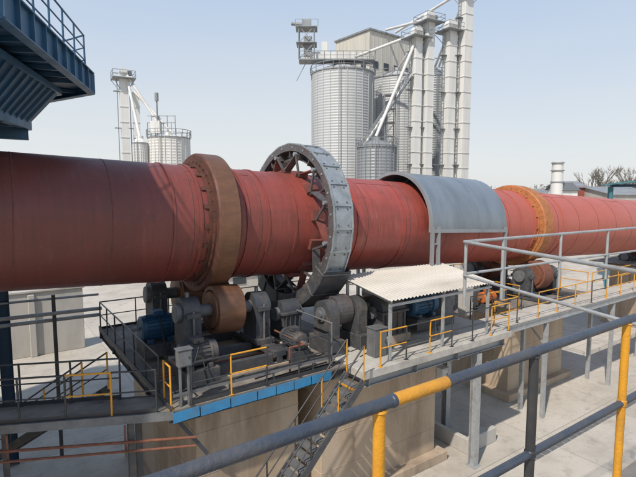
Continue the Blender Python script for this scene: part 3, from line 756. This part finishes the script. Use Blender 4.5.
# ------------------------------------------------------------------ background buildings
def shed(name,x,y,w,dp,h,rz,wall,roof,gable=1.2,win=5):
    e=E(name);Rm=Matrix.Rotation(rz,3,'Z');o=Vector((x,y,0))
    b=B('walls',e);b.box((x,y,h/2),(w,dp,h),wall,rz=rz)
    vs=[o+Rm@Vector((sx*w/2,sy*dp/2,h)) for sx in(-1,1) for sy in(-1,1)]+[o+Rm@Vector((sx*w/2,0,h+gable-.05)) for sx in(-1,1)]
    b.add(vs,[(0,1,4),(2,5,3)],wall);b.done()
    b=B('roof',e);k=0.4
    for sy in(-1,1):
        vs=[o+Rm@Vector((-w/2-k,sy*(dp/2+k),h-0.15)),o+Rm@Vector((w/2+k,sy*(dp/2+k),h-0.15)),o+Rm@Vector((w/2+k,0,h+gable)),o+Rm@Vector((-w/2-k,0,h+gable))]
        b.add(vs,[(0,1,2,3)],roof)
    r=b.done();s=r.modifiers.new('t','SOLIDIFY');s.thickness=0.12
    b=B('windows_and_door',e)
    for sy in(-1,1):
        for i in range(win):
            b.box(o+Rm@Vector((-w/2+w*(i+.5)/win,sy*(dp/2+.02),h*0.6)),(w/win*0.5,0.1,h*0.2),glass,rz=rz)
    b.box(o+Rm@Vector((-w/2-.02,0,h*.3)),(0.1,dp*.35,h*.6),galv_dk,rz=rz);b.done()
X,Y=G(100,51.5);shed('red_shed',X,Y,4,8,10.8,GR,brickred,galv_dk,1)
X,Y=G(97,58);shed('factory_shed',X,Y,10,14,9.4,GR+.2,conc_l,galv_dk,1.3)
X,Y=G(120,44);shed('factory_shed',X,Y,26,14,8.0,GR,conc_l,galv_dk,2)
X,Y=G(150,80);shed('factory_shed',X,Y,40,16,8.5,GR,cream,galv_dk,2)
X,Y=G(90,44.5)
b=B('chimney_stack')
b.lathe((X,Y,0),(0,0,1),[(0,1.3),(9,1.1),(15.3,0.95),(15.3,0.8),(14.5,.8)],whitep,24)
for z in(11.5,13.6,15.0): b.lathe((X,Y,0),(0,0,1),[(z,1.0),(z,1.18),(z+.15,1.18),(z+.15,1.0)],galv_dk,24)
b.done()
X,Y=G(92,46.6);shed('boiler_house',X,Y,3.2,5,10.2,GR,whitep,mach_g,1.2,2)
X,Y=G(50,33.0)
b=B('teal_canopy_shelter')
Rm=Matrix.Rotation(GR-0.5,3,'Z');o=Vector((X,Y,0))
for sx in(-2.3,2.3):
    for sy in(-2,2):
        pp=o+Rm@Vector((sx,sy,0));b.beam(pp,(pp.x,pp.y,10.4),0.25,0.25,teal)
R2=Rm@Matrix.Rotation(0.13,3,'Y').inverted()
b.box(o+Vector((0,0,10.95)),(6.0,5.5,0.14),teal,R=R2)
for i in range(12): b.box(o+Vector((0,0,10.95))+R2@Vector((-2.9+i*.53,0,0.1)),(0.06,5.5,0.06),teal,R=R2)
b.box(o+Vector((0,0,10.5)),(4.6,4.0,0.25),navy,rz=GR-0.5)
b.done()
b=B('retaining_wall',None,0.03)
b.bb(-14,5.0,33,33.5,0,3.9,conc_l)
for x in range(-13,5,3):b.bb(x,x+.35,32.8,33,0,3.8,conc_l)
b.bb(-14.1,5.1,32.9,33.6,3.9,4.05,conc_l)
b.done()
b=B('equipment_plinth',None,0.03);b.bb(28,34,20,24,0,1.2,conc_l);b.bb(29,31,21,23,1.2,2.6,mach_g);b.bb(31.5,33.2,21,22.5,1.2,2.2,navy_l);b.done()
shed('pump_house',44,34,8,5,3.4,0.0,conc_l,roof_m,0.8,3)
shed('pump_house',20,42,10,6,3.2,0.0,cream,galv_dk,0.9,4)
b=B('low_wall',None,0.02);b.bb(14.6,16.4,10.9,11.1,0,0.6,conc_l);b.bb(14.6,14.8,11.1,14,0,0.6,conc_l);b.done()
b=B('drain_channel');
for i in range(70): b.bb(16+i*0.5,16.44+i*.5,9.2,9.5,0.004,0.02,mach_g)
b.done()

# ------------------------------------------------------------------ trees
def tree(x,y,h,nm='bare_tree'):
    b=B(nm)
    def br(p,dv,L,r,lv):
        q=p+dv*L;b.tube(p,q,r,bark if lv<3 else twig,5 if lv<3 else 3,r1=r*0.65,caps=False)
        if lv>=5:return
        for i in range(3 if lv else 5):
            nd=(dv+Vector((random.uniform(-1,1),random.uniform(-1,1),random.uniform(-.2,.6)))*0.6).normalized()
            br(p.lerp(q,random.uniform(.55,1)),nd,L*random.uniform(.6,.8),max(r*0.58,0.035),lv+1)
    br(Vector((x,y,0)),Vector((0,0,1)),h*0.3,h*0.02,0);b.done()
for (F,R,h) in((112,65,20),(114,69,18),(118,77,20),(125,62,17),(130,84,19)):
    X,Y=G(F,R);tree(X,Y,h)
b=B('distant_treeline')
for i in range(11000):
    R=random.uniform(-20,330);F=260+random.uniform(-12,12)-R*0.2
    hmax=12.5+2*math.sin(R*.05)+1.5*math.sin(R*.17+1)+1.2*math.sin(R*.6)
    z=random.uniform(0.2,1)**0.8*hmax;X,Y=G(F,R);s=random.uniform(.3,1.0)
    v=[Vector((X,Y,z))+Vector((random.uniform(-s,s),random.uniform(-s,s),random.uniform(-s,s)))for _ in range(3)]
    b.add(v,[(0,1,2)],twig)
b.done()

# ------------------------------------------------------------------ light
el,dx,dy=math.radians(50),-0.90,-0.42
n=math.hypot(dx,dy);sd=Vector((dx/n*math.cos(el),dy/n*math.cos(el),math.sin(el)))
L=bpy.data.lights.new('sun','SUN');L.energy=4.2;L.angle=math.radians(1.0);L.color=(1,0.93,0.83)
lo=bpy.data.objects.new('sun',L);S.collection.objects.link(lo);lo.rotation_euler=sd.to_track_quat('Z','Y').to_euler();lo.location=(0,0,60)
w=bpy.data.worlds.new('World');S.world=w;w.use_nodes=True;nt=w.node_tree
N=nt.nodes;LK=nt.links
sk=N.new('ShaderNodeTexSky');sk.sky_type='NISHITA';sk.sun_disc=False;sk.sun_elevation=el;sk.sun_rotation=math.atan2(dx,dy)
sk.air_density=1.0;sk.dust_density=1.5;sk.ozone_density=1.0;sk.altitude=0
tc=N.new('ShaderNodeTexCoord');sx=N.new('ShaderNodeSeparateXYZ');LK.new(tc.outputs['Generated'],sx.inputs[0])
nz=N.new('ShaderNodeTexNoise');nz.inputs['Scale'].default_value=1.6;nz.inputs['Detail'].default_value=5
mp=N.new('ShaderNodeMapping');mp.inputs['Scale'].default_value=(1,1,4);LK.new(tc.outputs['Generated'],mp.inputs[0]);LK.new(mp.outputs[0],nz.inputs['Vector'])
ma=N.new('ShaderNodeMath');ma.operation='MULTIPLY_ADD';LK.new(nz.outputs['Fac'],ma.inputs[0]);ma.inputs[1].default_value=-0.16;LK.new(sx.outputs['Z'],ma.inputs[2])
ma2=N.new('ShaderNodeMath');ma2.operation='ADD';LK.new(ma.outputs[0],ma2.inputs[0]);ma2.inputs[1].default_value=0.08
cr=N.new('ShaderNodeValToRGB');LK.new(ma2.outputs[0],cr.inputs[0])
e=cr.color_ramp.elements;e[0].position=0.0;e[0].color=(0.80,0.81,0.81,1);e[1].position=0.46;e[1].color=(0.42,0.57,0.80,1)
e2=e.new(0.16);e2.color=(0.69,0.74,0.79,1);e3=e.new(1.0);e3.color=(0.22,0.32,0.52,1)
vm=N.new('ShaderNodeMixRGB');vm.blend_type='MULTIPLY';vm.inputs[0].default_value=1;LK.new(cr.outputs[0],vm.inputs[1]);vm.inputs[2].default_value=(9.0,9.0,9.0,1)
vm.use_clamp=False
mx=N.new('ShaderNodeMixRGB');mx.inputs[0].default_value=0.85;LK.new(sk.outputs[0],mx.inputs[1]);LK.new(vm.outputs[0],mx.inputs[2])
bg=N['Background'];bg.inputs['Strength'].default_value=0.12;LK.new(mx.outputs[0],bg.inputs[0])
S.view_settings.view_transform='Standard';S.view_settings.look='None';S.view_settings.exposure=0
# ------------------------------------------------------------------ camera
c=bpy.data.cameras.new('camera');co=bpy.data.objects.new('camera',c);S.collection.objects.link(co);S.camera=co
c.sensor_width=36;c.lens=36*480/636;c.clip_end=6000;c.clip_start=0.05
co.location=(0,0,10)
yaw=math.atan2(0.818,0.575)
fw=Vector((math.cos(yaw)*0.995,math.sin(yaw)*0.995,-0.0995))
co.rotation_euler=fw.to_track_quat('-Z','Y').to_euler()
